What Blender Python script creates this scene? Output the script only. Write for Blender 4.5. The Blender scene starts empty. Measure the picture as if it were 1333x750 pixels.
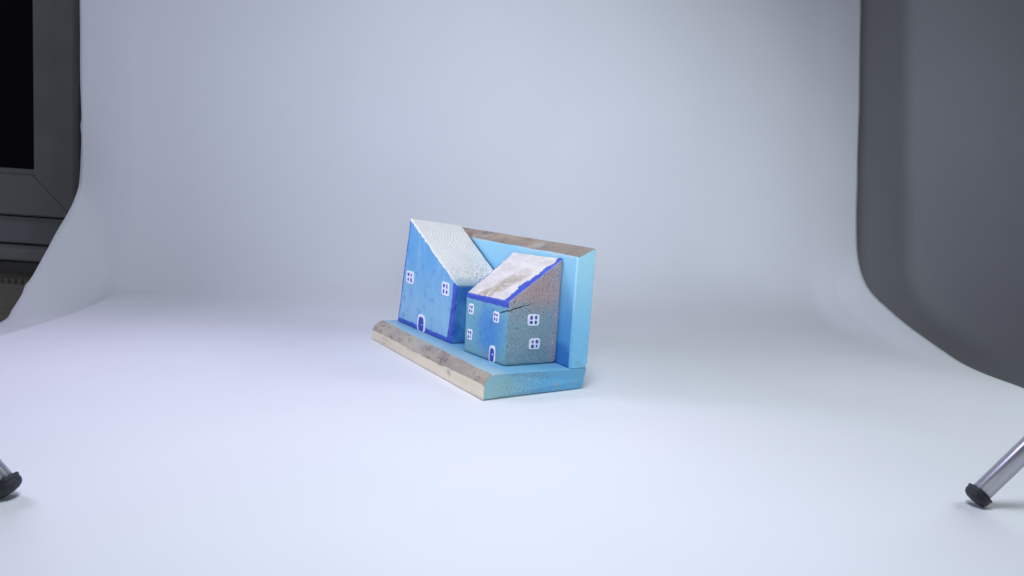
import bpy, bmesh, math, random
from mathutils import Vector, Matrix, noise
random.seed(7)
S = bpy.context.scene
C = S.collection

# ------------------------------------------------------------------ camera
PITCH, ROLL = 0.12315835838956396, 0.0672600454869064
cam = bpy.data.objects.new('camera', bpy.data.cameras.new('camera'))
C.objects.link(cam)
fwd = Vector((0, math.cos(PITCH), -math.sin(PITCH)))
up0 = Vector((0, math.sin(PITCH), math.cos(PITCH)))
ri0 = Vector((1, 0, 0))
ri = ri0 * math.cos(ROLL) + up0 * math.sin(ROLL)
up = up0 * math.cos(ROLL) - ri0 * math.sin(ROLL)
m = Matrix((ri, up, -fwd)).transposed().to_4x4()
m.translation = (0, 0, 0.15)
cam.matrix_world = m
cam.data.sensor_width = 36
cam.data.lens = 27.4335
cam.data.clip_start = 0.01
cam.data.clip_end = 50
S.camera = cam

# ------------------------------------------------------------------ world, lamps, exposure
w = bpy.data.worlds.new('World')
S.world = w
w.use_nodes = True
w.node_tree.nodes['Background'].inputs[0].default_value = (0.86, 0.91, 1.06, 1)
w.node_tree.nodes['Background'].inputs[1].default_value = 0.055
S.view_settings.view_transform = 'Standard'
S.view_settings.look = 'None'
S.view_settings.exposure = 0
S.view_settings.gamma = 1


def area(name, loc, target, size, power, col, spread=180):
    l = bpy.data.lights.new(name, 'AREA')
    l.shape = 'DISK'
    l.size = size
    l.energy = power
    l.color = col
    l.spread = math.radians(spread)
    o = bpy.data.objects.new(name, l)
    C.objects.link(o)
    o.location = loc
    o.rotation_euler = (Vector(target) - Vector(loc)).to_track_quat('-Z', 'Y').to_euler()
    return o


def lamp(name, loc, target, size, rgb, spread=180):
    rgb = [c * 1.10 for c in rgb]
    p = max(rgb)
    area(name, loc, target, size, p, tuple(c / p for c in rgb), spread)


FLOOR, WALL = (0.02, 0.50, 0.0), (0.10, 1.08, 0.25)
lamp('tent_top_lamp', (0.0, 0.25, 0.70), FLOOR, 0.22, (1.306, 1.412, 1.697))
lamp('overhead_rear_lamp', (0.0, 0.35, 0.95), FLOOR, 0.22, (0.165, 0.165, 0.175), 60)
lamp('overhead_front_lamp', (0.0, 0.15, 0.80), (0, 0.32, 0), 0.22, (0.198, 0.226, 0.254), 60)
lamp('left_lamp', (-0.60, 0.60, 0.35), FLOOR, 0.22, (0.423, 0.395, 0.586), 100)
lamp('right_lamp', (0.60, 0.60, 0.35), FLOOR, 0.22, (0.76, 0.855, 0.88))
lamp('left_backdrop_fill', (-0.60, 0.30, 0.35), WALL, 0.22, (0.130, 0.145, 0.215), 60)  # added light, apart from the side lamps, to lift the upright paper
lamp('grey_sheet_fill', (-0.60, 0.28, 0.36), (0.72, 1.20, 0.33), 0.14, (0.20, 0.215, 0.25), 55)  # extra light put in so the paper edge shades the grey sheet
lamp('front_backdrop_fill', (0.0, 0.10, 0.25), WALL, 0.22, (0.185, 0.203, 0.228), 62)  # added fill without a real source, brightens the middle of the backdrop


# ------------------------------------------------------------------ object helpers
def tag(o, label=None, cat=None, group=None, kind=None):
    for k, v in (('label', label), ('category', cat), ('group', group), ('kind', kind)):
        if v:
            o[k] = v
    return o


def empty(name, loc, rotz=0.0):
    o = bpy.data.objects.new(name, None)
    o.empty_display_size = 0.02
    C.objects.link(o)
    o.location = loc
    o.rotation_euler = (0, 0, rotz)
    return o


def mesh(name, verts, faces, mat, parent=None, smooth=False, mats=None, idx=None):
    me = bpy.data.meshes.new(name)
    me.from_pydata([tuple(v) for v in verts], [], faces)
    for mm in (mats or [mat]):
        me.materials.append(mm)
    if idx:
        for p, i in zip(me.polygons, idx):
            p.material_index = i
    if smooth:
        for p in me.polygons:
            p.use_smooth = True
    me.update()
    o = bpy.data.objects.new(name, me)
    C.objects.link(o)
    if parent:
        o.parent = parent
    return o


def pieces(verts, faces, classes, spec, parent):
    """one watertight skin cut into several part meshes; spec: class -> (name, material, parent)"""
    out = {}
    for c, (name, mat, par) in spec.items():
        sel = [f for f, k in zip(faces, classes) if k == c]
        if not sel:
            continue
        used = {}
        vs, fs = [], []
        for f in sel:
            g = []
            for i in f:
                if i not in used:
                    used[i] = len(vs)
                    vs.append(verts[i])
                g.append(used[i])
            fs.append(g)
        o = mesh(name, vs, fs, mat, out[par] if par in out else parent, smooth=True)
        for p in o.data.polygons:
            if len(p.vertices) > 8:
                p.use_smooth = False
        out[c] = o
    return out


def box_geo(x0, x1, y0, y1, z0, z1, bev=0.0015):
    bm = bmesh.new()
    bmesh.ops.create_cube(bm, size=1)
    for v in bm.verts:
        v.co = ((x0 + x1) / 2 + v.co.x * (x1 - x0), (y0 + y1) / 2 + v.co.y * (y1 - y0), (z0 + z1) / 2 + v.co.z * (z1 - z0))
    if bev:
        bmesh.ops.bevel(bm, geom=bm.edges[:], offset=bev, segments=2, profile=0.5, affect='EDGES')
    vs = [v.co.copy() for v in bm.verts]
    bm.verts.index_update()
    fs = [[v.index for v in f.verts] for f in bm.faces]
    bm.free()
    return vs, fs


def boxes(name, lst, mat, parent=None, bev=0.0015):
    V, F = [], []
    for b in lst:
        vs, fs = box_geo(*b, bev=bev)
        n = len(V)
        V += vs
        F += [[i + n for i in f] for f in fs]
    return mesh(name, V, F, mat, parent)


# ------------------------------------------------------------------ material helper
class N:
    def __init__(s, name):
        s.m = bpy.data.materials.new(name)
        s.m.use_nodes = True
        s.t = s.m.node_tree
        s.b = s.t.nodes['Principled BSDF']
        s.co = s.t.nodes.new('ShaderNodeTexCoord').outputs['Object']

    def put(s, n, i, v):
        if v is None:
            return
        if hasattr(v, 'is_output') or isinstance(v, bpy.types.NodeSocket):
            s.t.links.new(v, n.inputs[i])
        else:
            n.inputs[i].default_value = v

    def math(s, op, a, b=None, clamp=False):
        n = s.t.nodes.new('ShaderNodeMath')
        n.operation = op
        n.use_clamp = clamp
        s.put(n, 0, a)
        s.put(n, 1, b)
        return n.outputs[0]

    def noise(s, scale, detail=4, rough=0.55, vec=None, dist=0):
        n = s.t.nodes.new('ShaderNodeTexNoise')
        s.put(n, 'Vector', vec or s.co)
        n.inputs['Scale'].default_value = scale
        n.inputs['Detail'].default_value = detail
        n.inputs['Roughness'].default_value = rough
        n.inputs['Distortion'].default_value = dist
        return n.outputs[0]

    def voro(s, scale, vec=None):
        n = s.t.nodes.new('ShaderNodeTexVoronoi')
        s.put(n, 'Vector', vec or s.co)
        n.inputs['Scale'].default_value = scale
        return n.outputs['Distance']

    def ramp(s, v, a, b):
        """smooth 0..1 as v runs a..b"""
        n = s.t.nodes.new('ShaderNodeMapRange')
        n.interpolation_type = 'SMOOTHSTEP'
        s.put(n, 0, v)
        n.inputs[1].default_value = a
        n.inputs[2].default_value = b
        return n.outputs[0]

    def mix(s, f, a, b, mode='MIX'):
        n = s.t.nodes.new('ShaderNodeMix')
        n.data_type = 'RGBA'
        n.blend_type = mode
        s.put(n, 0, f)
        for i, v in ((6, a), (7, b)):
            if isinstance(v, tuple):
                v = (*v[:3], 1)
            s.put(n, i, v)
        return n.outputs[2]

    def mapping(s, scale=(1, 1, 1), loc=(0, 0, 0), rot=(0, 0, 0)):
        n = s.t.nodes.new('ShaderNodeMapping')
        s.put(n, 0, s.co)
        n.inputs['Location'].default_value = loc
        n.inputs['Rotation'].default_value = rot
        n.inputs['Scale'].default_value = scale
        return n.outputs[0]

    def xyz(s):
        n = s.t.nodes.new('ShaderNodeSeparateXYZ')
        s.put(n, 0, s.co)
        return n.outputs

    def bump(s, h, dist=0.0005, strength=1.0, prev=None):
        n = s.t.nodes.new('ShaderNodeBump')
        n.inputs['Strength'].default_value = strength
        n.inputs['Distance'].default_value = dist
        s.put(n, 'Height', h)
        if prev:
            s.put(n, 'Normal', prev)
        return n.outputs[0]

    def done(s, col, rough=0.6, nrm=None, metal=0.0, spec=0.5):
        if isinstance(col, tuple):
            col = (*col[:3], 1)
        s.put(s.b, 'Base Color', col)
        s.put(s.b, 'Roughness', rough)
        s.b.inputs['Metallic'].default_value = metal
        s.b.inputs['Specular IOR Level'].default_value = spec
        if nrm:
            s.put(s.b, 'Normal', nrm)
        return s.m


def simple(name, col, rough=0.6, metal=0.0, var=0.12, nscale=60, bump=0.0, spec=0.5):
    n = N(name)
    v = n.noise(nscale, 5)
    c = n.mix(n.ramp(v, 0.3, 0.7), tuple(x * (1 - var) for x in col), tuple(min(1, x * (1 + var)) for x in col))
    nb = n.bump(n.noise(nscale * 6, 3), bump) if bump else None
    return n.done(c, rough, nb, metal, spec)


# colours below are paint / wood colours
ULTRA = (0.035, 0.055, 0.50)


def mat_paper():
    n = N('matt_white_paper')
    big = n.noise(3.0, 3)
    c = n.mix(n.ramp(big, 0.3, 0.7), (0.80, 0.81, 0.82), (0.84, 0.85, 0.86))
    b = n.bump(n.noise(1.6, 2), 0.004, 0.6)
    b = n.bump(n.noise(900, 2), 0.00006, 0.5, b)
    return n.done(c, 0.62, b, 0, 0.25)


def mat_wall_left():
    n = N('sky_blue_house_paint')
    x, y, z = n.xyz()
    g = n.ramp(z, 0.025, 0.095)
    c = n.mix(g, (0.26, 0.53, 0.69), (0.13, 0.39, 0.64))
    st = n.noise(60, 6, 0.6, n.mapping((1, 1, 0.22)))
    c = n.mix(n.math('MULTIPLY', n.ramp(st, 0.42, 0.62), 0.5), c, (0.33, 0.57, 0.76))
    c = n.mix(n.math('MULTIPLY', n.ramp(n.noise(95, 4), 0.54, 0.68), 0.55), c, (0.07, 0.25, 0.56))
    # lighter dry-brush strokes
    c = n.mix(n.math('MULTIPLY', n.ramp(n.noise(420, 3, 0.6, n.mapping((1, 1, 0.15))), 0.66, 0.78), 0.4), c, (0.5, 0.66, 0.82))
    # side face darker, wood-grained teal-blue paint
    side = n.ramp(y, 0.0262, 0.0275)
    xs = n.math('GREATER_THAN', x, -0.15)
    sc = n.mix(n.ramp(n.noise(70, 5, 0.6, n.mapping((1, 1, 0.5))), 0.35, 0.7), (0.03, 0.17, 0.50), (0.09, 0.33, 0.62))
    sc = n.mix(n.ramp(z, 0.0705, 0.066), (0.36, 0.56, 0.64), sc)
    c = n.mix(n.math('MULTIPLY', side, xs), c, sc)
    h = n.noise(160, 6, 0.65, n.mapping((1, 1, 0.3)))
    return n.done(c, 0.5, n.bump(h, 0.0009, 0.8), 0, 0.4)


def mat_trim():
    n = N('ultramarine_trim_paint')
    v = n.noise(160, 4)
    c = n.mix(n.ramp(v, 0.3, 0.75), (0.030, 0.065, 0.44), (0.055, 0.13, 0.58))
    return n.done(c, 0.42, n.bump(n.noise(240, 5), 0.0006, 0.7), 0, 0.5)


def mat_roof_left():
    n = N('white_ringed_roof_paint')
    vm = n.t.nodes.new('ShaderNodeVectorMath')
    vm.operation = 'DISTANCE'
    wob = n.noise(28, 3)
    n.put(vm, 0, n.mapping((1, 1, 0.85)))
    vm.inputs[1].default_value = (-0.188, 0.006, 0.095)
    d = n.math('ADD', vm.outputs['Value'], n.math('MULTIPLY', wob, 0.004))
    ring = n.math('SINE', n.math('MULTIPLY', d, 6.283 / 0.0027))
    ring = n.math('MULTIPLY', n.math('ADD', ring, 1.0), 0.5)
    fine = n.noise(650, 4)
    low = n.ramp(n.xyz()[2], 0.092, 0.072)
    back = n.ramp(n.xyz()[1], 0.035, 0.06)
    worn = n.math('MULTIPLY', low, n.math('MULTIPLY_ADD', back, 0.8))
    base = n.mix(n.math('MULTIPLY', ring, 0.28), (0.88, 0.87, 0.80), (0.70, 0.72, 0.69))
    base = n.mix(n.math('MULTIPLY', n.ramp(n.noise(60, 4), 0.4, 0.75), 0.35), base, (0.66, 0.70, 0.70))
    pit = n.ramp(n.noise(420, 4, 0.75), 0.50, 0.60)
    c = n.mix(n.math('MULTIPLY', n.math('MULTIPLY', worn, pit), 0.8), base, (0.20, 0.28, 0.36))
    c = n.mix(n.math('MULTIPLY', n.ramp(n.xyz()[2], 0.076, 0.069), 0.75), c, (0.25, 0.42, 0.52))
    h = n.math('ADD', n.math('MULTIPLY', ring, -0.4), n.math('MULTIPLY', fine, 1.0))
    b = n.bump(h, 0.0007, 0.9)
    return n.done(c, 0.75, b, 0, 0.2)


def mat_wall_right():
    n = N('weathered_teal_house_paint')
    x, y, z = n.xyz()
    side = n.ramp(y, 0.0275, 0.0300)           # 0 on the door face, 1 on the gritty end
    # door face: cobalt middle, sea-green margins
    dx = n.math('ABSOLUTE', n.math('ADD', x, 0.041))
    dz = n.math('ABSOLUTE', n.math('ADD', z, -0.040))
    r = n.math('ADD', n.math('MULTIPLY', n.math('MULTIPLY', dx, dx), 1.0), n.math('MULTIPLY', n.math('MULTIPLY', dz, dz), 0.9))
    r = n.math('ADD', n.math('SQRT', r), n.math('MULTIPLY', n.math('ADD', n.noise(70, 5), -0.5), 0.018))
    f = n.mix(n.ramp(r, 0.006, 0.028), (0.07, 0.27, 0.58), (0.17, 0.41, 0.50))
    f = n.mix(n.math('MULTIPLY', n.ramp(z, 0.032, 0.018), 0.7), f, (0.19, 0.36, 0.38))
    f = n.mix(n.math('MULTIPLY', n.ramp(n.noise(220, 4), 0.56, 0.68), 0.5), f, (0.05, 0.15, 0.44))
    # gritty end: mauve-brown top right, grey-teal below
    k = n.math('ADD', z, n.math('MULTIPLY', n.math('ADD', n.noise(55, 4), -0.5), 0.035))
    e = n.mix(n.ramp(k, 0.050, 0.072), (0.18, 0.31, 0.36), (0.42, 0.28, 0.25))
    e = n.mix(n.math('MULTIPLY', n.ramp(n.math('ADD', y, n.math('MULTIPLY', n.noise(80, 4), 0.02)), 0.072, 0.085), 0.75), e, (0.35, 0.29, 0.32))
    e = n.mix(n.math('MULTIPLY', n.ramp(n.noise(40, 5), 0.5, 0.7), 0.5), e, (0.14, 0.32, 0.44))
    e = n.mix(n.math('MULTIPLY', n.ramp(n.noise(900, 3, 0.7), 0.42, 0.68), 0.6), e, (0.50, 0.55, 0.57))
    e = n.mix(n.ramp(n.noise(420, 3, 0.6), 0.66, 0.71), e, (0.70, 0.75, 0.75))
    c = n.mix(side, f, e)
    # dark pores
    pore = n.ramp(n.voro(360), 0.20, 0.12)
    thin = n.ramp(n.noise(160, 2), 0.42, 0.50)
    pm = n.math('MULTIPLY', n.math('MULTIPLY', pore, thin), side)
    c = n.mix(n.math('MULTIPLY', pm, 0.9), c, (0.03, 0.035, 0.05))
    # chips along the left edge
    chip = n.math('MULTIPLY', n.ramp(n.noise(330, 3), 0.64, 0.70), n.ramp(x, -0.066, -0.073))
    c = n.mix(n.math('MULTIPLY', chip, 0.8), c, (0.6, 0.74, 0.76))
    # the crack that starts at the upper window and runs round the corner
    line = n.math('ADD', n.math('MULTIPLY', n.math('MINIMUM', n.math('ADD', x, 0.0195), 0.0), 0.32),
                  n.math('MULTIPLY', n.math('MAXIMUM', n.math('ADD', y, -0.028), 0.0), 0.26))
    dl = n.math('ABSOLUTE', n.math('ADD', n.math('ADD', n.math('ADD', z, -0.0604), n.math('MULTIPLY', line, -1.0)),
                                   n.math('MULTIPLY', n.math('ADD', n.noise(350, 3), -0.5), 0.0022)))
    wide = n.math('MULTIPLY', n.ramp(y, 0.054, 0.030), 0.0006)
    cm = n.math('LESS_THAN', dl, n.math('MULTIPLY', wide, n.ramp(n.noise(240, 2), 0.33, 0.5)))
    cm = n.math('MULTIPLY', cm, n.math('GREATER_THAN', x, -0.0285))
    c = n.mix(cm, c, (0.02, 0.018, 0.02))
    h = n.math('ADD', n.noise(500, 5, 0.7), n.math('MULTIPLY', pm, -0.6))
    h = n.math('ADD', h, n.math('MULTIPLY', cm, -1.0))
    b = n.bump(n.math('MULTIPLY', h, n.math('MULTIPLY_ADD', side, 0.6)), 0.0007, 0.9)
    return n.done(c, 0.6, b, 0, 0.35)


def mat_roof_right():
    n = N('white_stained_roof_paint')
    x, y, z = n.xyz()
    v = n.noise(150, 5, 0.6, n.mapping((0.35, 1, 1), rot=(0, 0, 0.2)))
    c = n.mix(n.ramp(v, 0.35, 0.7), (0.80, 0.76, 0.70), (0.64, 0.60, 0.55))
    # brown smear across the middle
    t = n.math('ADD', n.math('ADD', x, 0.0485), n.math('MULTIPLY', n.math('ADD', y, -0.036), -0.36))
    t = n.math('ADD', n.math('ABSOLUTE', t), n.math('MULTIPLY', n.math('ADD', n.noise(110, 5), -0.5), 0.018))
    sm = n.math('MULTIPLY', n.ramp(t, 0.014, 0.003), n.ramp(n.math('ADD', y, n.math('MULTIPLY', n.noise(70, 3), 0.01)), 0.068, 0.050))
    sm = n.math('MULTIPLY', sm, n.ramp(n.noise(240, 5, 0.7), 0.30, 0.55))
    c = n.mix(n.math('MULTIPLY', sm, 0.85), c, (0.42, 0.35, 0.26))
    c = n.mix(n.math('MULTIPLY', n.ramp(n.noise(60, 4), 0.55, 0.75), 0.4), c, (0.62, 0.60, 0.62))
    return n.done(c, 0.7, n.bump(n.noise(420, 5, 0.7), 0.0008, 0.8), 0, 0.25)


def mat_base_paint():
    n = N('blue_board_paint')
    x, y, z = n.xyz()
    top = n.ramp(z, 0.0160, 0.0172)
    wob = n.math('MULTIPLY', n.math('ADD', n.noise(60, 4), -0.5), 0.02)
    yy = n.math('ADD', y, wob)
    # top: pale at the bark, mid blue further back
    t = n.mix(n.ramp(yy, 0.008, 0.03), (0.40, 0.58, 0.60), (0.17, 0.45, 0.66))
    t = n.mix(n.math('MULTIPLY', n.ramp(n.noise(90, 5, 0.6, n.mapping((0.2, 1, 1))), 0.4, 0.7), 0.4), t, (0.26, 0.52, 0.68))
    # end grain: sea green near the bark, blue at the back, peppered
    e = n.mix(n.ramp(yy, 0.012, 0.055), (0.30, 0.52, 0.54), (0.13, 0.44, 0.72))
    e = n.mix(n.math('MULTIPLY', n.ramp(n.math('ADD', z, wob), 0.004, 0.016), 0.3), e, (0.20, 0.46, 0.60))
    mid = n.math('MULTIPLY', n.ramp(y, 0.006, 0.018), n.ramp(y, 0.070, 0.05))
    e = n.mix(n.math('MULTIPLY', n.math('MULTIPLY', n.ramp(n.noise(1100, 3, 0.7), 0.50, 0.62), mid), 0.75), e, (0.07, 0.24, 0.36))
    e = n.mix(n.math('MULTIPLY', n.math('MULTIPLY', n.ramp(n.noise(800, 3, 0.7), 0.58, 0.66), mid), 0.6), e, (0.60, 0.76, 0.80))
    e = n.mix(n.math('MULTIPLY', n.ramp(n.noise(75, 3), 0.58, 0.7), 0.35), e, (0.34, 0.46, 0.38))
    c = n.mix(top, e, t)
    hb = n.math('MULTIPLY', n.noise(700, 5, 0.7), n.math('MULTIPLY_ADD', mid, 0.9))
    return n.done(c, 0.42, n.bump(hb, 0.0005, 0.8), 0, 0.5)


def mat_back_paint():
    n = N('blended_blue_back_board_paint')
    x, y, z = n.xyz()
    wob = n.math('MULTIPLY', n.math('ADD', n.noise(45, 4), -0.5), 0.02)
    zz = n.math('ADD', z, wob)
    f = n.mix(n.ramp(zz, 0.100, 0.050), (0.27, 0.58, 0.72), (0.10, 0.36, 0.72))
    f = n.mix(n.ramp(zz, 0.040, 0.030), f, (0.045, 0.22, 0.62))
    f = n.mix(n.math('MULTIPLY', n.ramp(zz, 0.100, 0.105), 0.5), f, (0.50, 0.55, 0.50))
    e = n.mix(n.ramp(zz, 0.105, 0.030), (0.36, 0.68, 0.80), (0.20, 0.54, 0.80))
    e = n.mix(n.math('MULTIPLY', n.ramp(n.noise(240, 4, 0.6), 0.52, 0.7), 0.4), e, (0.44, 0.72, 0.80))
    sp = n.math('MULTIPLY', n.ramp(z, 0.034, 0.022), n.ramp(n.noise(130, 3), 0.52, 0.62))
    e = n.mix(n.math('MULTIPLY', sp, 0.5), e, (0.20, 0.36, 0.36))
    c = n.mix(n.ramp(x, -0.0022, -0.0012), f, e)
    c = n.mix(n.math('MULTIPLY', n.ramp(n.noise(50, 5, 0.6, n.mapping((1, 1, 0.3))), 0.5, 0.75), 0.25), c, (0.34, 0.60, 0.74))
    return n.done(c, 0.5, n.bump(n.noise(260, 5, 0.65), 0.0005, 0.8), 0, 0.45)


def mat_bark(name, a, b, dark, sc=1.0):
    n = N(name)
    g = n.noise(55 * sc, 6, 0.7, n.mapping((0.35, 1, 1)))
    c = n.mix(n.ramp(g, 0.35, 0.65), a, b)
    sp = n.noise(130 * sc, 6, 0.75, n.mapping((0.6, 1, 1)))
    c = n.mix(n.math('MULTIPLY', n.ramp(sp, 0.52, 0.64), 0.75), c, dark)
    c = n.mix(n.math('MULTIPLY', n.ramp(n.noise(22, 3), 0.56, 0.66), 0.55), c, (0.46, 0.46, 0.42))
    return n.done(c, 0.8, n.bump(n.noise(300, 6, 0.7, n.mapping((0.4, 1, 1))), 0.0011, 0.9), 0, 0.2)


def mat_raw():
    n = N('bare_pale_wood')
    g = n.noise(120, 5, 0.6, n.mapping((0.12, 1, 1)))
    c = n.mix(n.ramp(g, 0.3, 0.7), (0.82, 0.75, 0.55), (0.70, 0.63, 0.45))
    kn = n.ramp(n.noise(90, 4, 0.6, n.mapping((0.55, 1, 1))), 0.62, 0.72)
    c = n.mix(n.math('MULTIPLY', kn, 0.6), c, (0.26, 0.23, 0.18))
    return n.done(c, 0.7, n.bump(g, 0.0005, 0.6), 0, 0.25)


M_paper = mat_paper()
M_trim = mat_trim()
M_white = simple('white_line_paint', (0.84, 0.86, 0.90), 0.5, var=0.05, nscale=300, bump=0.0002)
M_paneblue = simple('blue_pane_paint', (0.035, 0.06, 0.42), 0.45, var=0.2, nscale=300, bump=0.0002)

# ------------------------------------------------------------------ backdrop (white paper sweep)
Y0 = [(-0.35, 0), (0.60, 0)]
KEYS = [
    (-0.462, Y0 + [(0.696, 0), (0.714, .011), (0.747, .041), (0.785, .078), (0.817, .111), (0.829, .138), (0.828, .222), (0.822, .80)]),
    (-0.431, [(-0.35, 0), (0.56, -.003), (0.699, -.004), (0.724, -.004), (0.757, -.001), (0.795, .006), (0.825, .022), (0.838, .074), (0.842, .170), (0.838, .80)]),
    (-0.419, [(-0.35, 0), (0.56, .003), (0.700, .005), (0.730, .006), (0.763, .008), (0.800, .011), (0.828, .0165), (0.843, .052), (0.848, .140), (0.845, .80)]),
    (-0.400, [(-0.35, 0), (0.56, .001), (0.700, .003), (0.760, .005), (0.800, .008), (0.836, .013), (0.851, .0175), (0.860, .045), (0.863, .130), (0.862, .80)]),
    (-0.370, Y0 + [(0.700, 0), (0.770, .002), (0.810, .004), (0.848, .008), (0.870, .014), (0.882, .045), (0.886, .130), (0.886, .80)]),
    (-0.330, Y0 + [(0.700, 0), (0.770, .001), (0.820, .003), (0.866, .008), (0.890, .019), (0.902, .055), (0.907, .140), (0.909, .80)]),
    (-0.200, Y0 + [(0.700, 0), (0.780, 0), (0.840, .001), (0.900, .008), (0.940, .026), (0.957, .065), (0.965, .150), (0.972, .80)]),
    (0.000, Y0 + [(0.700, 0), (0.790, 0), (0.860, .001), (0.935, .008), (0.990, .030), (1.018, .075), (1.028, .160), (1.050, .80)]),
    (0.250, Y0 + [(0.720, 0), (0.840, 0), (0.910, .001), (0.990, .008), (1.045, .028), (1.078, .070), (1.092, .165), (1.160, .80)]),
    (0.410, Y0 + [(0.720, 0), (0.820, 0), (0.900, .001), (0.980, .006), (1.050, .020), (1.086, .060), (1.110, .155), (1.240, .80)]),
    (0.446, Y0 + [(0.720, 0), (0.800, 0), (0.880, .003), (0.965, .012), (1.052, .030), (1.089, .070), (1.113, .152), (1.255, .80)]),
    (0.482, Y0 + [(0.713, 0), (0.812, 0), (0.922, .018), (0.983, .031), (1.055, .052), (1.093, .085), (1.115, .145), (1.270, .80)]),
]


def cr(p0, p1, p2, p3, t):
    return 0.5 * ((2 * p1) + (-p0 + p2) * t + (2 * p0 - 5 * p1 + 4 * p2 - p3) * t * t + (-p0 + 3 * p1 - 3 * p2 + p3) * t ** 3)


def bspl(p0, p1, p2, p3, t):
    return ((1 - t) ** 3 * p0 + (3 * t ** 3 - 6 * t * t + 4) * p1 + (-3 * t ** 3 + 3 * t * t + 3 * t + 1) * p2 + t ** 3 * p3) / 6


def prof(pts, n=10):
    P = [pts[0]] + pts + [pts[-1]]
    out = []
    for i in range(1, len(P) - 2):
        for k in range(n):
            t = k / n
            a = [cr(P[i - 1][j], P[i][j], P[i + 1][j], P[i + 2][j], t) for j in (0, 1)]
            b = [bspl(P[i - 1][j], P[i][j], P[i + 1][j], P[i + 2][j], t) for j in (0, 1)]
            out.append((a[0] * 0.7 + b[0] * 0.3, a[1] * 0.7 + b[1] * 0.3))
    out.append(pts[-1])
    return out


def tall(p):
    # two more stations up the hanging part keep its line smooth
    a, b = p[-2], p[-1]
    return p[:-1] + [(a[0] + (b[0] - a[0]) * t, a[1] + (b[1] - a[1]) * t) for t in (0.12, 0.40)] + [b]


def backdrop():
    PK = [(x, prof(tall(p))) for x, p in KEYS]
    xs = [-0.462 + 0.043 * i / 16 for i in range(16)] + [-0.419 + 0.089 * i / 30 for i in range(30)]
    xs += [-0.33 + 0.74 * i / 80 for i in range(80)] + [0.41 + 0.036 * i / 14 for i in range(14)] + [0.446 + 0.036 * i / 10 for i in range(11)]
    nx = len(xs) - 1
    rows = []
    for i in range(nx + 1):
        x = xs[i]
        k = 0
        while k < len(PK) - 2 and x > PK[k + 1][0]:
            k += 1
        x0, x1 = PK[k][0], PK[k + 1][0]
        t = (x - x0) / (x1 - x0)
        a = PK[k - 1][1] if k > 0 else PK[k][1]
        b, c = PK[k][1], PK[k + 1][1]
        d = PK[k + 2][1] if k + 2 < len(PK) else c
        row = []
        for q in range(len(b)):
            # monotone-ish blend: finite-difference tangents scaled to uneven spacing
            xm = PK[k - 1][0] if k > 0 else x0 - (x1 - x0)
            xp = PK[k + 2][0] if k + 2 < len(PK) else x1 + (x1 - x0)
            v = []
            for j in (0, 1):
                m0 = (c[q][j] - a[q][j]) / (x1 - xm) * (x1 - x0)
                m1 = (d[q][j] - b[q][j]) / (xp - x0) * (x1 - x0)
                if k < 2 or k == len(PK) - 2:        # creased strips along both edges
                    v.append(b[q][j] * (1 - t) + c[q][j] * t)
                    continue
                if k == 2:
                    m0 = (c[q][j] - b[q][j])
                if k == len(PK) - 3:
                    m1 = (c[q][j] - b[q][j])
                h = (2 * t ** 3 - 3 * t * t + 1) * b[q][j] + (t ** 3 - 2 * t * t + t) * m0 + (-2 * t ** 3 + 3 * t * t) * c[q][j] + (t ** 3 - t * t) * m1
                v.append(h)
            xx = x
            z = v[1]
            if i in (0, nx):
                xx += 0.0012 * noise.noise(Vector((v[0] * 18, z * 18, i)))
                if i == 0:      # small nicks torn in the left edge
                    for zc in (0.185, 0.03):
                        xx -= 0.002 * math.exp(-((z - zc) / 0.004) ** 2)
            wob = 0.0035 * noise.noise(Vector((xx * 3.2, z * 3.0, 4.0))) * min(1, z / 0.1)
            row.append((xx, v[0] + wob, z))
        rows.append(row)
    n = len(rows[0])
    V = [p for r in rows for p in r]
    F = [[i * n + j, (i + 1) * n + j, (i + 1) * n + j + 1, i * n + j + 1] for i in range(nx) for j in range(n - 1)]
    o = mesh('backdrop_paper', V, F, M_paper, smooth=True)
    md = o.modifiers.new('thickness', 'SOLIDIFY')
    md.thickness = 0.0004
    md.offset = -1
    tag(o, kind='structure')


backdrop()

# ------------------------------------------------------------------ the room behind: wall, window, radiator
WY = 1.45
M_wall = simple('grey_wall_paint', (0.20, 0.205, 0.22), 0.8, var=0.03, nscale=8, bump=0.0002)
tag(boxes('wall', [(-0.62, 2.2, WY, WY + 0.1, -0.7, 1.6), (-2.2, -0.62, WY, WY + 0.1, -0.7, -0.035)], M_wall, bev=0), kind='structure')

M_upvc = simple('white_window_plastic', (0.82, 0.84, 0.86), 0.45, var=0.06, nscale=14, bump=0.0001)
M_gap = simple('dark_gap_rubber', (0.02, 0.022, 0.03), 0.7)
M_rad = simple('beige_radiator_enamel', (0.72, 0.66, 0.56), 0.5, var=0.05, nscale=10)
gn = N('night_window_glass')
M_glass = gn.done(gn.mix(gn.ramp(gn.noise(3, 2), 0.4, 0.6), (0.006, 0.008, 0.018), (0.012, 0.010, 0.020)), 0.08, None, 0, 0.35)

win = tag(empty('window', (-1.2, WY, 0.03)), 'dark window in a grey plastic frame at the upper left behind the white paper', 'window')


def rel(b, o):
    return (b[0] - o[0], b[1] - o[0], b[2] - o[1], b[3] - o[1], b[4] - o[2], b[5] - o[2])


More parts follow.
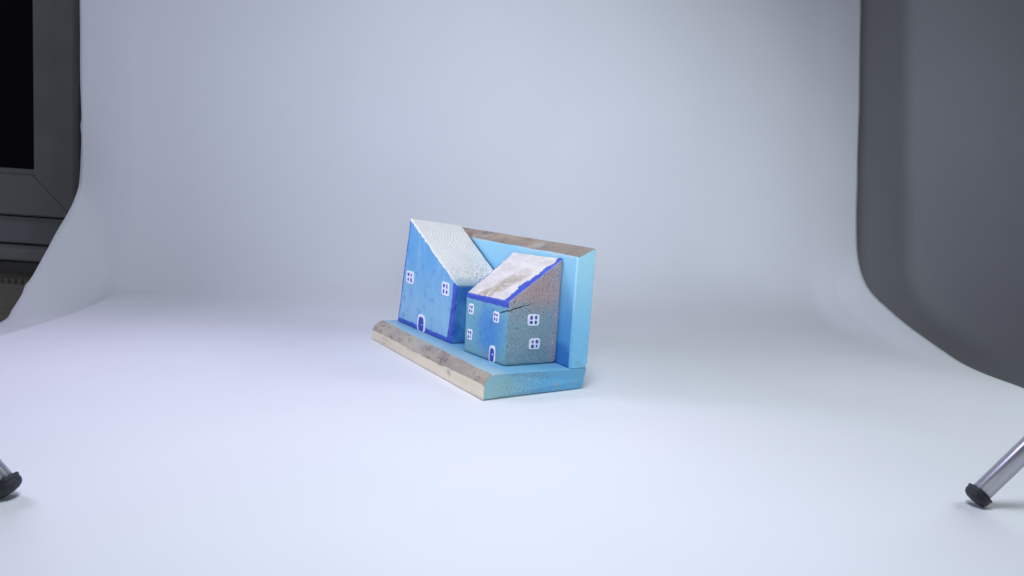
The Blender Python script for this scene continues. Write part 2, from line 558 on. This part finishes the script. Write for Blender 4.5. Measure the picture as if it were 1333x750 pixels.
def frame_geo(x0, x1, z0, z1, wd, y0, y1, o, bev=0.002):
    """mitred rectangular frame as a single mesh"""
    V, F = [], []
    ring = []
    for (px, pz, sx, sz) in ((x0, z0, 1, 1), (x1, z0, -1, 1), (x1, z1, -1, -1), (x0, z1, 1, -1)):
        sec = [(0, y1), (0, y0 + bev), (bev, y0), (wd - bev, y0), (wd, y0 + bev), (wd, y1)]
        ring.append([(px + sx * d - o[0], yy - o[1], pz + sz * d - o[2]) for d, yy in sec])
    n = 6
    for r in ring:
        V += r
    for i in range(4):
        for k in range(n):
            a, b = i * n + k, i * n + (k + 1) % n
            c, d = ((i + 1) % 4) * n + (k + 1) % n, ((i + 1) % 4) * n + k
            F.append([a, b, c, d])
    return V, F


WO = (-1.2, WY, 0.03)
V, F = frame_geo(-1.60, -0.797, 0.048, 1.15, 0.072, WY - 0.045, WY + 0.02, WO)
mesh('sash_frame', V, F, M_upvc, win)
V, F = frame_geo(-1.528, -0.869, 0.120, 1.078, 0.011, WY - 0.026, WY + 0.018, WO)
mesh('glazing_bead', V, F, M_upvc, win)
boxes('glass_pane', [rel((-1.520, -0.877, WY - 0.018, WY - 0.008, 0.128, 1.070), WO)], M_glass, win, bev=0)
V, F = frame_geo(-1.66, -0.735, -0.004, 1.21, 0.058, WY - 0.030, WY + 0.03, WO)
mesh('outer_frame', V, F, M_upvc, win)
boxes('mitre_seam', [rel((-1.55, -0.80, WY - 0.0462, WY - 0.044, 0.0452, 0.0476), WO)], M_gap, win, bev=0)
sv = [Vector((-0.869 + 1.2, -0.0455, 0.120 - 0.03)), Vector((-0.797 + 1.2, -0.0455, 0.048 - 0.03))]
dd = Vector((0.0003, 0, 0.0003))
V = [sv[0] + dd, sv[0] - dd, sv[1] - dd, sv[1] + dd]
V = V + [v + Vector((0, 0.002, 0)) for v in V]
mesh('corner_weld', V, [[0, 1, 2, 3], [7, 6, 5, 4], [0, 4, 5, 1], [1, 5, 6, 2], [2, 6, 7, 3], [3, 7, 4, 0]], simple('weld_grey', (0.3, 0.31, 0.33)), win)
boxes('sill', [rel((-1.75, -0.62, WY - 0.085, WY + 0.03, -0.030, -0.008), WO)], M_upvc, win, bev=0.004)

rad = tag(empty('radiator', (-1.2, WY - 0.09, -0.65)), 'beige radiator with a dark slotted top grille under the window sill', 'radiator')
RO = (-1.2, WY - 0.09, -0.65)
boxes('front_panel', [rel((-1.75, -0.66, WY - 0.150, WY - 0.135, -0.64, -0.062), RO),
                      ], M_rad, rad, bev=0.004)
boxes('panel_rib', [rel((-1.75, -0.66, WY - 0.153, WY - 0.1505, -0.112, -0.106), RO)], M_rad, rad, bev=0.001)
boxes('inner_body', [rel((-1.74, -0.67, WY - 0.130, WY - 0.045, -0.64, -0.075), RO)], M_gap, rad, bev=0)
sl = []
k = 0
while -1.74 + k * 0.0115 < -0.67:
    x = -1.74 + k * 0.0115
    sl.append(rel((x, x + 0.006, WY - 0.134, WY - 0.04, -0.072, -0.055), RO))
    k += 1
boxes('top_grille', sl, M_rad, rad, bev=0)
boxes('rear_rail', [rel((-1.75, -0.66, WY - 0.040, WY - 0.004, -0.070, -0.038), RO)], M_upvc, rad, bev=0.003)

# a wider grey backing sheet hangs behind the white one on the right
gp = prof([(0.45, -0.07), (0.62, -0.07), (0.86, -0.066), (1.06, -0.045), (1.165, 0.015), (1.215, 0.125), (1.240, 0.28), (1.36, 0.80)])
V = [(0.462 + 0.9 * i / 20, y, z) for i in range(21) for y, z in gp]
n_ = len(gp)
F = [[i * n_ + j, (i + 1) * n_ + j, (i + 1) * n_ + j + 1, i * n_ + j + 1] for i in range(20) for j in range(n_ - 1)]
M_grey = simple('grey_sheet', (0.47, 0.475, 0.485), 0.75, var=0.03, nscale=6, bump=0.0001)
g_ = mesh('backing_sheet', V, F, M_grey, smooth=True)
md = g_.modifiers.new('thickness', 'SOLIDIFY')
md.thickness = 0.001
tag(g_, kind='structure')

# ------------------------------------------------------------------ tripod legs of the two studio lamps
st = N('brushed_steel')
g = st.noise(260, 4, 0.6, st.mapping((1, 1, 0.02)))
M_steel = st.done(st.mix(st.ramp(g, 0.3, 0.7), (0.42, 0.42, 0.44), (0.54, 0.54, 0.56)), 0.32, st.bump(g, 0.00008, 0.4), 1.0)
M_rubber = simple('black_rubber', (0.022, 0.024, 0.032), 0.55, var=0.25, nscale=200, bump=0.0003)


def lathe(profile, seg=40):
    V, F = [], []
    for r, z in profile:
        for k in range(seg):
            a = 2 * math.pi * k / seg
            V.append((r * math.cos(a), r * math.sin(a), z))
    for i in range(len(profile) - 1):
        for k in range(seg):
            a, b = i * seg + k, i * seg + (k + 1) % seg
            F.append([a, b, b + seg, a + seg])
    F.append(list(range(seg - 1, -1, -1)))
    n = (len(profile) - 1) * seg
    F.append([n + k for k in range(seg)])
    return V, F


def stand_leg(foot, direc, label):
    t = tag(empty('lamp_stand_leg', foot), label, 'lamp stand', 'steel lamp stand legs standing on the white paper')
    d = Vector(direc).normalized()
    q = d.to_track_quat('Z', 'Y')
    R = 0.0054
    off = Vector((0, 0, 0.0026)) + d * 0.001
    V, F = lathe([(R - 0.0006, 0.001), (R, 0.0016), (R, 0.30), (R - 0.0006, 0.3006)], 48)
    o = mesh('tube', V, F, M_steel, t, smooth=True)
    o.location, o.rotation_euler = off, q.to_euler()
    e = o.modifiers.new('e', 'EDGE_SPLIT')
    e.split_angle = math.radians(50)
    V, F = lathe([(0.0012, -0.0012), (0.0038, -0.0009), (0.0057, 0.0000), (0.0066, 0.0010), (0.0070, 0.0020), (0.0071, 0.0028), (0.0069, 0.0031),
                  (0.0070, 0.0036), (0.0074, 0.0042), (0.0073, 0.0050), (0.0066, 0.0054), (0.0056, 0.0054)], 48)
    c = mesh('rubber_foot', V, F, M_rubber, t, smooth=True)
    c.location, c.rotation_euler = off, q.to_euler()
    for v in list(o.data.vertices) + list(c.data.vertices):
        v.co.x *= 0.93
        v.co.y *= 0.93


stand_leg((0.2536, 0.4026, 0.0), (0.60, -0.05, 0.80), 'steel tube leg with black rubber foot, leaning out at the right edge')
stand_leg((-0.2158, 0.3315, 0.0), (-0.64, -0.05, 0.77), 'steel tube leg with black rubber foot, leaning out at the left edge')

# ------------------------------------------------------------------ the painted wooden ornament
YAW = 1.025453938495416
orn = tag(empty('wooden_house_ornament', (-0.01591173, 0.54797426, 0.0004), -YAW),
          'handmade wooden ornament of two little painted blue houses with white roofs on a blue board', 'ornament')
mm = 0.001


def loft(xs, ring):
    V, F, K = [], [], []
    rings = [ring(x, i / (len(xs) - 1)) for i, x in enumerate(xs)]
    n = len(rings[0])
    for x, r in zip(xs, rings):
        V += [(x + (p[3] if len(p) > 3 else 0), p[0], p[1]) for p in r]
    for i in range(len(xs) - 1):
        for k in range(n):
            a, b = i * n + k, i * n + (k + 1) % n
            F.append([a, b, b + n, a + n])
            K.append(rings[i][k][2])
    F.append(list(range(n)))
    K.append('body')
    e = (len(xs) - 1) * n
    F.append([e + k for k in range(n - 1, -1, -1)])
    K.append('body')
    return V, F, K


def stations(x0, x1, n=110, r=1.0 * mm):
    s = [x0, x0 + r * 0.3, x0 + r]
    s += [x0 + r + (x1 - x0 - 2 * r) * i / n for i in range(1, n)]
    return s + [x1 - r, x1 - r * 0.3, x1]


T = 17.75 * mm
D = 91.6 * mm


def fixed(poly, counts):
    out = []
    for i, (y, z, k) in enumerate(poly):
        y2, z2, _ = poly[(i + 1) % len(poly)]
        for j in range(counts[i]):
            out.append([y + (y2 - y) * j / counts[i], z + (z2 - z) * j / counts[i], k])
    return out


def base_ring_fixed(x, t):
    n1 = noise.noise(Vector((x * 45, 1.3, 0))) * 1.3 * mm
    n2 = noise.noise(Vector((x * 60, 7.3, 0))) * 0.9 * mm
    cw = (10.5 - 4.8 * t) * mm + n1
    fh = (8.6 + 1.2 * t + 0.6 * math.sin(t * 9)) * mm + n2 * 0.6
    B = 'body'
    poly = [(0.5 * mm, 0, 'raw'), (0.0, 0.6 * mm, 'raw'), (0.1 * mm, fh, 'bark'), (cw * 0.22, fh + (T - fh) * 0.48, 'bark'),
            (cw * 0.55, fh + (T - fh) * 0.82, 'bark'), (cw, T - 0.1 * mm, B), (cw + 2 * mm, T, B), (D - 0.7 * mm, T, B), (D, T - 0.7 * mm, B),
            (D, 2.2 * mm, B), (D - 1.8 * mm, 0, B)]
    r = fixed(poly, [1, 8, 6, 5, 5, 2, 44, 1, 10, 1, 1])
    cy, cz = D / 2, T / 2
    e = min(x + 223.5 * mm, -x)
    amt = 0.8 * mm * max(0, 1 - e / (1.0 * mm)) ** 2
    for p in r:
        if p[2] == 'bark':
            q_ = noise.noise(Vector((x * 160, p[0] * 260, p[1] * 260))) * 0.45 * mm
            if e > 2 * mm:
                p[0] += q_
                p[1] = min(T, p[1] + q_ * 0.6)
        dy, dz = p[0] - cy, p[1] - cz
        p[0] -= math.copysign(min(amt, abs(dy)), dy) if abs(dy) > D / 2 - 9 * mm else 0
        p[1] -= math.copysign(min(amt, abs(dz)), dz)
        # the near end is sawn a little off square and flares towards its foot
        dn = 1 - p[1] / T
        p.append((4.2 * mm - 0.093 * p[0]) * dn * max(0, min(1, (x + 40 * mm) / (40 * mm))) ** 1.5)
        p[0] -= 2.2 * mm * dn * t if p[0] < 30 * mm else 0
    return r


V, F, K = loft(stations(-223.5 * mm, 0), base_ring_fixed)
M_base = mat_base_paint()
M_bark = mat_bark('grey_brown_bark', (0.36, 0.31, 0.25), (0.50, 0.44, 0.34), (0.14, 0.125, 0.125))
pcs = pieces(V, F, K, {'body': ('base_board', M_base, None), 'bark': ('bark_edge', M_bark, 'body'), 'raw': ('bare_wood_edge', mat_raw(), 'body')}, orn)
tag(pcs['bark'], 'rough grey-brown bark strip along the front of the base')
tag(pcs['raw'], 'pale bare wood front edge of the base')


def back_ring(x, t):
    n1 = noise.noise(Vector((x * 40, 3.3, 0))) * 0.8 * mm
    zf = 103.8 * mm + n1 * 0.6
    zb = 111.2 * mm + n1 * 0.3
    yf, yb = 75.0 * mm, 91.7 * mm
    B = 'body'
    poly = [(yf, T + 0.15 * mm, B), (yf, zf - 0.5 * mm, B), (yf + 0.3 * mm, zf, 'bark'), (yb - 2.2 * mm, zb - 0.6 * mm, 'bark'),
            (yb, zb - 1.6 * mm, B), (yb, T + 4 * mm, B), (yb - 1.0 * mm, T + 1.4 * mm, B), (yb - 3.2 * mm, T + 0.15 * mm, B)]
    r = fixed(poly, [50, 1, 10, 3, 40, 2, 2, 6])
    e = min(x + 232 * mm, -x)
    amt = 0.8 * mm * max(0, 1 - e / (1.0 * mm)) ** 2
    cy = (yf + yb) / 2
    for p in r:
        dy = p[0] - cy
        if abs(dy) > 7 * mm:
            p[0] -= math.copysign(amt, dy)
        if p[1] > 100 * mm:
            p[1] -= amt
    return r


V, F, K = loft(stations(-232 * mm, 0), back_ring)
M_bark2 = mat_bark('grey_brown_weathered_wood', (0.29, 0.245, 0.20), (0.44, 0.34, 0.25), (0.19, 0.165, 0.15), 0.6)
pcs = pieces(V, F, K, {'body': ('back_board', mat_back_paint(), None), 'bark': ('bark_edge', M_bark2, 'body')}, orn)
tag(pcs['bark'], 'weathered brown top edge of the back board')


def solid(v8, bev, cuts, wob, seed):
    """v8 in mm: bottom near, left, back-left, back-right; then the same on top"""
    bm = bmesh.new()
    vs = [bm.verts.new(Vector(p) * mm) for p in v8]
    for f in ((0, 1, 2, 3), (7, 6, 5, 4), (0, 4, 5, 1), (1, 5, 6, 2), (2, 6, 7, 3), (3, 7, 4, 0)):
        bm.faces.new([vs[i] for i in f])
    bmesh.ops.recalc_face_normals(bm, faces=bm.faces[:])
    bmesh.ops.bevel(bm, geom=bm.edges[:], offset=bev * mm, segments=3, profile=0.5, affect='EDGES')
    long_e = [e for e in bm.edges if e.calc_length() > 6 * mm]
    bmesh.ops.subdivide_edges(bm, edges=long_e, cuts=cuts, use_grid_fill=True)
    bm.normal_update()
    # hand-cut unevenness
    for v in bm.verts:
        c = v.co
        if c.z < 19.2 * mm and v.normal.z < -0.5:
            continue
        nn = noise.noise(Vector((c.x * 55, c.y * 55, c.z * 55 + seed))) * wob * mm
        nn += noise.noise(Vector((c.x * 260, c.y * 260, c.z * 260 + seed))) * wob * 0.35 * mm
        v.co = c + v.normal * nn
    bm.verts.index_update()
    bm.faces.ensure_lookup_table()
    V = [v.co.copy() for v in bm.verts]
    F = [[v.index for v in f.verts] for f in bm.faces]
    NR = [f.normal.copy() for f in bm.faces]
    CC = [f.calc_center_median() for f in bm.faces]
    bm.free()
    return V, F, NR, CC


def nz(c, s, k=0):
    return noise.noise(Vector((c.x * s, c.y * s, c.z * s + k)))


zb = 17.9
# ---- tall house on the left
LH = [(-104.7, 25.0, zb), (-216.4, 22.7, zb), (-209.0, 72.5, zb), (-103.5, 72.5, zb),
      (-99.8, 25.1, 69.3), (-198.2, 23.1, 118.6), (-189.5, 72.5, 114.2), (-102.0, 72.5, 69.0)]
V, F, NR, CC = solid(LH, 1.5, 120, 0.35, 3)
K = []
for n_, c in zip(NR, CC):
    x, y, z = c.x / mm, c.y / mm, c.z / mm
    # roof plane through the front slope edge
    zr = 69.2 + (118.6 - 69.3) * (x + 99.8) / (-198.2 + 99.8)
    xr = -104.7 + 0.0955 * (z - zb)
    xl = -216.4 + 0.181 * (z - zb)
    k = 'wall'
    if n_.z > 0.25 and z > zr - 2.2 + nz(c, 500) * 1.0:
        k = 'roof'
    elif z > zr - 1.4 + nz(c, 260) * 1.6 and y < 40 and x < -103:
        k = 'roof'
    elif y < 26.9 + nz(c, 300, 5) * 0.7:
        if x > xr - 5.6 - 2.0 * max(0, (60 - z) / 42) + nz(c, 70, 9) * 0.7 or z < zb + 4.3 + nz(c, 110, 2) * 0.7 or x < xl + 2.9 + nz(c, 90, 4) * 0.4:
            k = 'trim'
    elif x < xl + 3 and n_.x < -0.5:
        k = 'trim'
    K.append(k)
pcs = pieces(V, F, K, {'wall': ('house', mat_wall_left(), None), 'roof': ('roof', mat_roof_left(), 'wall'), 'trim': ('painted_trim', M_trim, 'wall')}, orn)
house_l = tag(pcs['wall'], 'taller sky-blue house with one steep white ringed roof')
tag(pcs['roof'], 'steep white roof with curved growth rings')

# ---- smaller house on the right
RH = [(-19.1, 27.8, zb), (-76.0, 22.5, zb), (-94.5, 73.6, zb), (-19.0, 74.9, zb),
      (-19.0, 27.8, 67.6), (-76.9, 22.5, 66.0), (-94.0, 74.2, 98.4), (-19.0, 74.9, 101.2)]
V, F, NR, CC = solid(RH, 1.7, 110, 0.45, 11)
# larger wear radius on the lower rear corner of the end face
for v in V:
    x, y, z = v.x / mm, v.y / mm, v.z / mm
    if x > -60:
        dy, dz = max(0, y - 69.5), max(0, zb + 5 - z)
        r_ = math.hypot(dy, dz)
        if r_ > 5:
            v.y = (69.5 + dy * 5 / r_) * mm
            v.z = (zb + 5 - dz * 5 / r_) * mm
K = []
for n_, c in zip(NR, CC):
    x, y, z = c.x / mm, c.y / mm, c.z / mm
    zr = 67.4 + (101.2 - 67.6) * (y - 27.8) / (74.9 - 27.8)
    xside = -19.05
    xfar = -76.9 - 17.1 * (y - 22.5) / 51.0
    k = 'wall'
    front = n_.y < -0.5 and n_.z < 0.55
    if n_.z > 0.55:
        k = 'roof'
        if x > xside - 5.6 + nz(c, 170, 3) * 3.0 + nz(c, 420, 6) * 1.5 - (2.2 if 40 < y < 49 else 0) + max(0, y - 64) * 0.15:
            k = 'trim'
        if x < xfar + 2.3 + nz(c, 200, 8) * 0.6:
            k = 'trim'
        if n_.y < -0.75:
            k = 'trim'
    elif front:
        f_ = (-x - 19) / 57
        if z > 67.4 - 1.6 * f_ - (5.0 - 1.3 * f_) + nz(c, 240, 4) * 1.0:
            k = 'trim'
    elif n_.z > 0.12 and z > zr - 1.2:
        k = 'trim'
    K.append(k)
pcs = pieces(V, F, K, {'wall': ('house', mat_wall_right(), None), 'roof': ('roof', mat_roof_right(), 'wall'), 'trim': ('painted_trim', M_trim, 'wall')}, orn)
house_r = tag(pcs['wall'], 'smaller weathered teal house with a gritty cracked end wall')
tag(pcs['roof'], 'white roof with a brown smear')


# ---- painted windows and doors (thin relief of paint on the wall faces)
def rrect(cx, cy, w, h, r, n=36, jit=0.25, seed=0, arch=False):
    pts = []
    for i in range(n):
        a = 2 * math.pi * i / n
        ca, sa = math.cos(a), math.sin(a)
        e = 0.32 + 0.1 * r
        x = math.copysign(abs(ca) ** e, ca) * w / 2
        y = math.copysign(abs(sa) ** (e if not (arch and sa > 0) else 0.8), sa) * h / 2
        if arch and sa > 0:
            x = math.copysign(abs(ca) ** 0.6, ca) * w / 2
        j = noise.noise(Vector((ca * 1.6 + seed, sa * 1.6, seed * 3.1))) * jit
        pts.append((cx + x * (1 + j * 0.25), cy + y * (1 + j * 0.2)))
    return pts


def relief(name, parent, a, b, shapes, label=None):
    """a, b: bottom corners of the wall face (mm); shapes: (outline, height mm, material index)"""
    a, b = Vector(a) * mm, Vector(b) * mm
    ex = (b - a)
    ex.z = 0
    ex.normalize()
    nn = ex.cross(Vector((0, 0, 1)))
    nn.normalize()
    if nn.dot(Vector((40 * mm, -100 * mm, 0)) if abs(ex.x) > 0.5 else Vector((1, 0, 0))) < 0:
        nn = -nn
    V, F, I = [], [], []
    for pts, hgt, mi in shapes:
        n0 = len(V)
        n = len(pts)
        cx = sum(p[0] for p in pts) / n
        cy = sum(p[1] for p in pts) / n
        for hh, k in ((-0.6, 1.0), (hgt * 0.6, 1.0), (hgt, 0.93)):
            for px, py in pts:
                P = a + ex * ((cx + (px - cx) * k) * mm) + Vector((0, 0, (cy + (py - cy) * k) * mm)) + nn * (hh * mm)
                V.append(P)
        for L in range(2):
            for i in range(n):
                j = (i + 1) % n
                F.append([n0 + L * n + i, n0 + L * n + j, n0 + (L + 1) * n + j, n0 + (L + 1) * n + i])
                I.append(mi)
        F.append([n0 + 2 * n + i for i in range(n)])
        I.append(mi)
    o = mesh(name, V, F, None, parent, mats=[M_white, M_paneblue], idx=I)
    bm = bmesh.new()
    bm.from_mesh(o.data)
    bmesh.ops.recalc_face_normals(bm, faces=bm.faces[:])
    bm.to_mesh(o.data)
    bm.free()
    if label:
        tag(o, label)
    return o


def window_on(parent, a, b, cx, cy, w, h, lift, seed, label):
    sh = [(rrect(cx, cy, w, h, 0.6, 40, 0.35, seed), lift, 0)]
    for i, (sx, sy) in enumerate(((-1, 1), (1, 1), (-1, -1), (1, -1))):
        pw = w * 0.225 * (1 + 0.25 * math.sin(seed * 5 + i * 2.2))
        ph = h * 0.30 * (1 + 0.16 * math.cos(seed * 3 + i * 1.7))
        sh.append((rrect(cx + sx * w * 0.195, cy + sy * h * 0.205 , pw, ph, 2.5, 20, 0.9, seed + i + 1), lift + 0.12, 1))
    relief('window', parent, a, b, sh, label)


def door_on(parent, a, b, cx, w, h, lift, seed, label, knob):
    sh = [(rrect(cx, h / 2 - 0.1, w, h, 0.5, 48, 0.12, seed, True), lift, 0),
          (rrect(cx, h / 2 - 1.0, w * 0.68, h - 2.3, 0.5, 40, 0.12, seed + 4, True), lift + 0.12, 1),
          (rrect(knob[0], knob[1], 1.5, 1.3, 4, 14, 0.1, 2), lift + 0.3, 0)]
    relief('door', parent, a, b, sh, label)


la, lb = (-104.7, 25.0, zb), (-216.4, 22.7, zb)
window_on(house_l, la, lb, 87.2, 45.8, 16.5, 11.6, 0.45, 1.0, 'white-framed window near the left edge of the taller house')
window_on(house_l, la, lb, 14.4, 45.1, 14.5, 11.6, 0.45, 2.3, 'white-framed window near the right edge of the taller house')
door_on(house_l, la, lb, 58.2, 16.5, 15.6, 0.5, 3.0, 'blue arched door of the taller house', (56.0, 6.4))
ra, rb = (-19.1, 27.8, zb), (-76.9, 22.5, zb)
window_on(house_r, ra, rb, 49.1, 36.1, 7.2, 8.4, 0.55, 4.1, 'upper left window of the smaller house')
window_on(house_r, ra, rb, 14.0, 35.5, 7.6, 8.6, 0.55, 5.2, 'upper window of the smaller house beside the crack')
window_on(house_r, ra, rb, 49.2, 15.3, 7.0, 8.6, 0.55, 6.4, 'lower left window of the smaller house')
door_on(house_r, ra, rb, 16.2, 8.6, 13.2, 0.55, 7.0, 'narrow blue arched door of the smaller house', (15.2, 6.1))
sa_, sb_ = (-19.1, 27.8, zb), (-19.0, 74.9, zb)
window_on(house_r, sa_, sb_, 23.4, 35.1, 10.4, 9.0, 0.6, 8.2, 'upper window on the gritty end wall')
window_on(house_r, sa_, sb_, 25.8, 16.3, 9.8, 8.6, 0.6, 9.7, 'lower window on the gritty end wall')

# ------------------------------------------------------------------ render defaults
S.render.engine = 'CYCLES'
S.render.resolution_x, S.render.resolution_y = 1024, 576
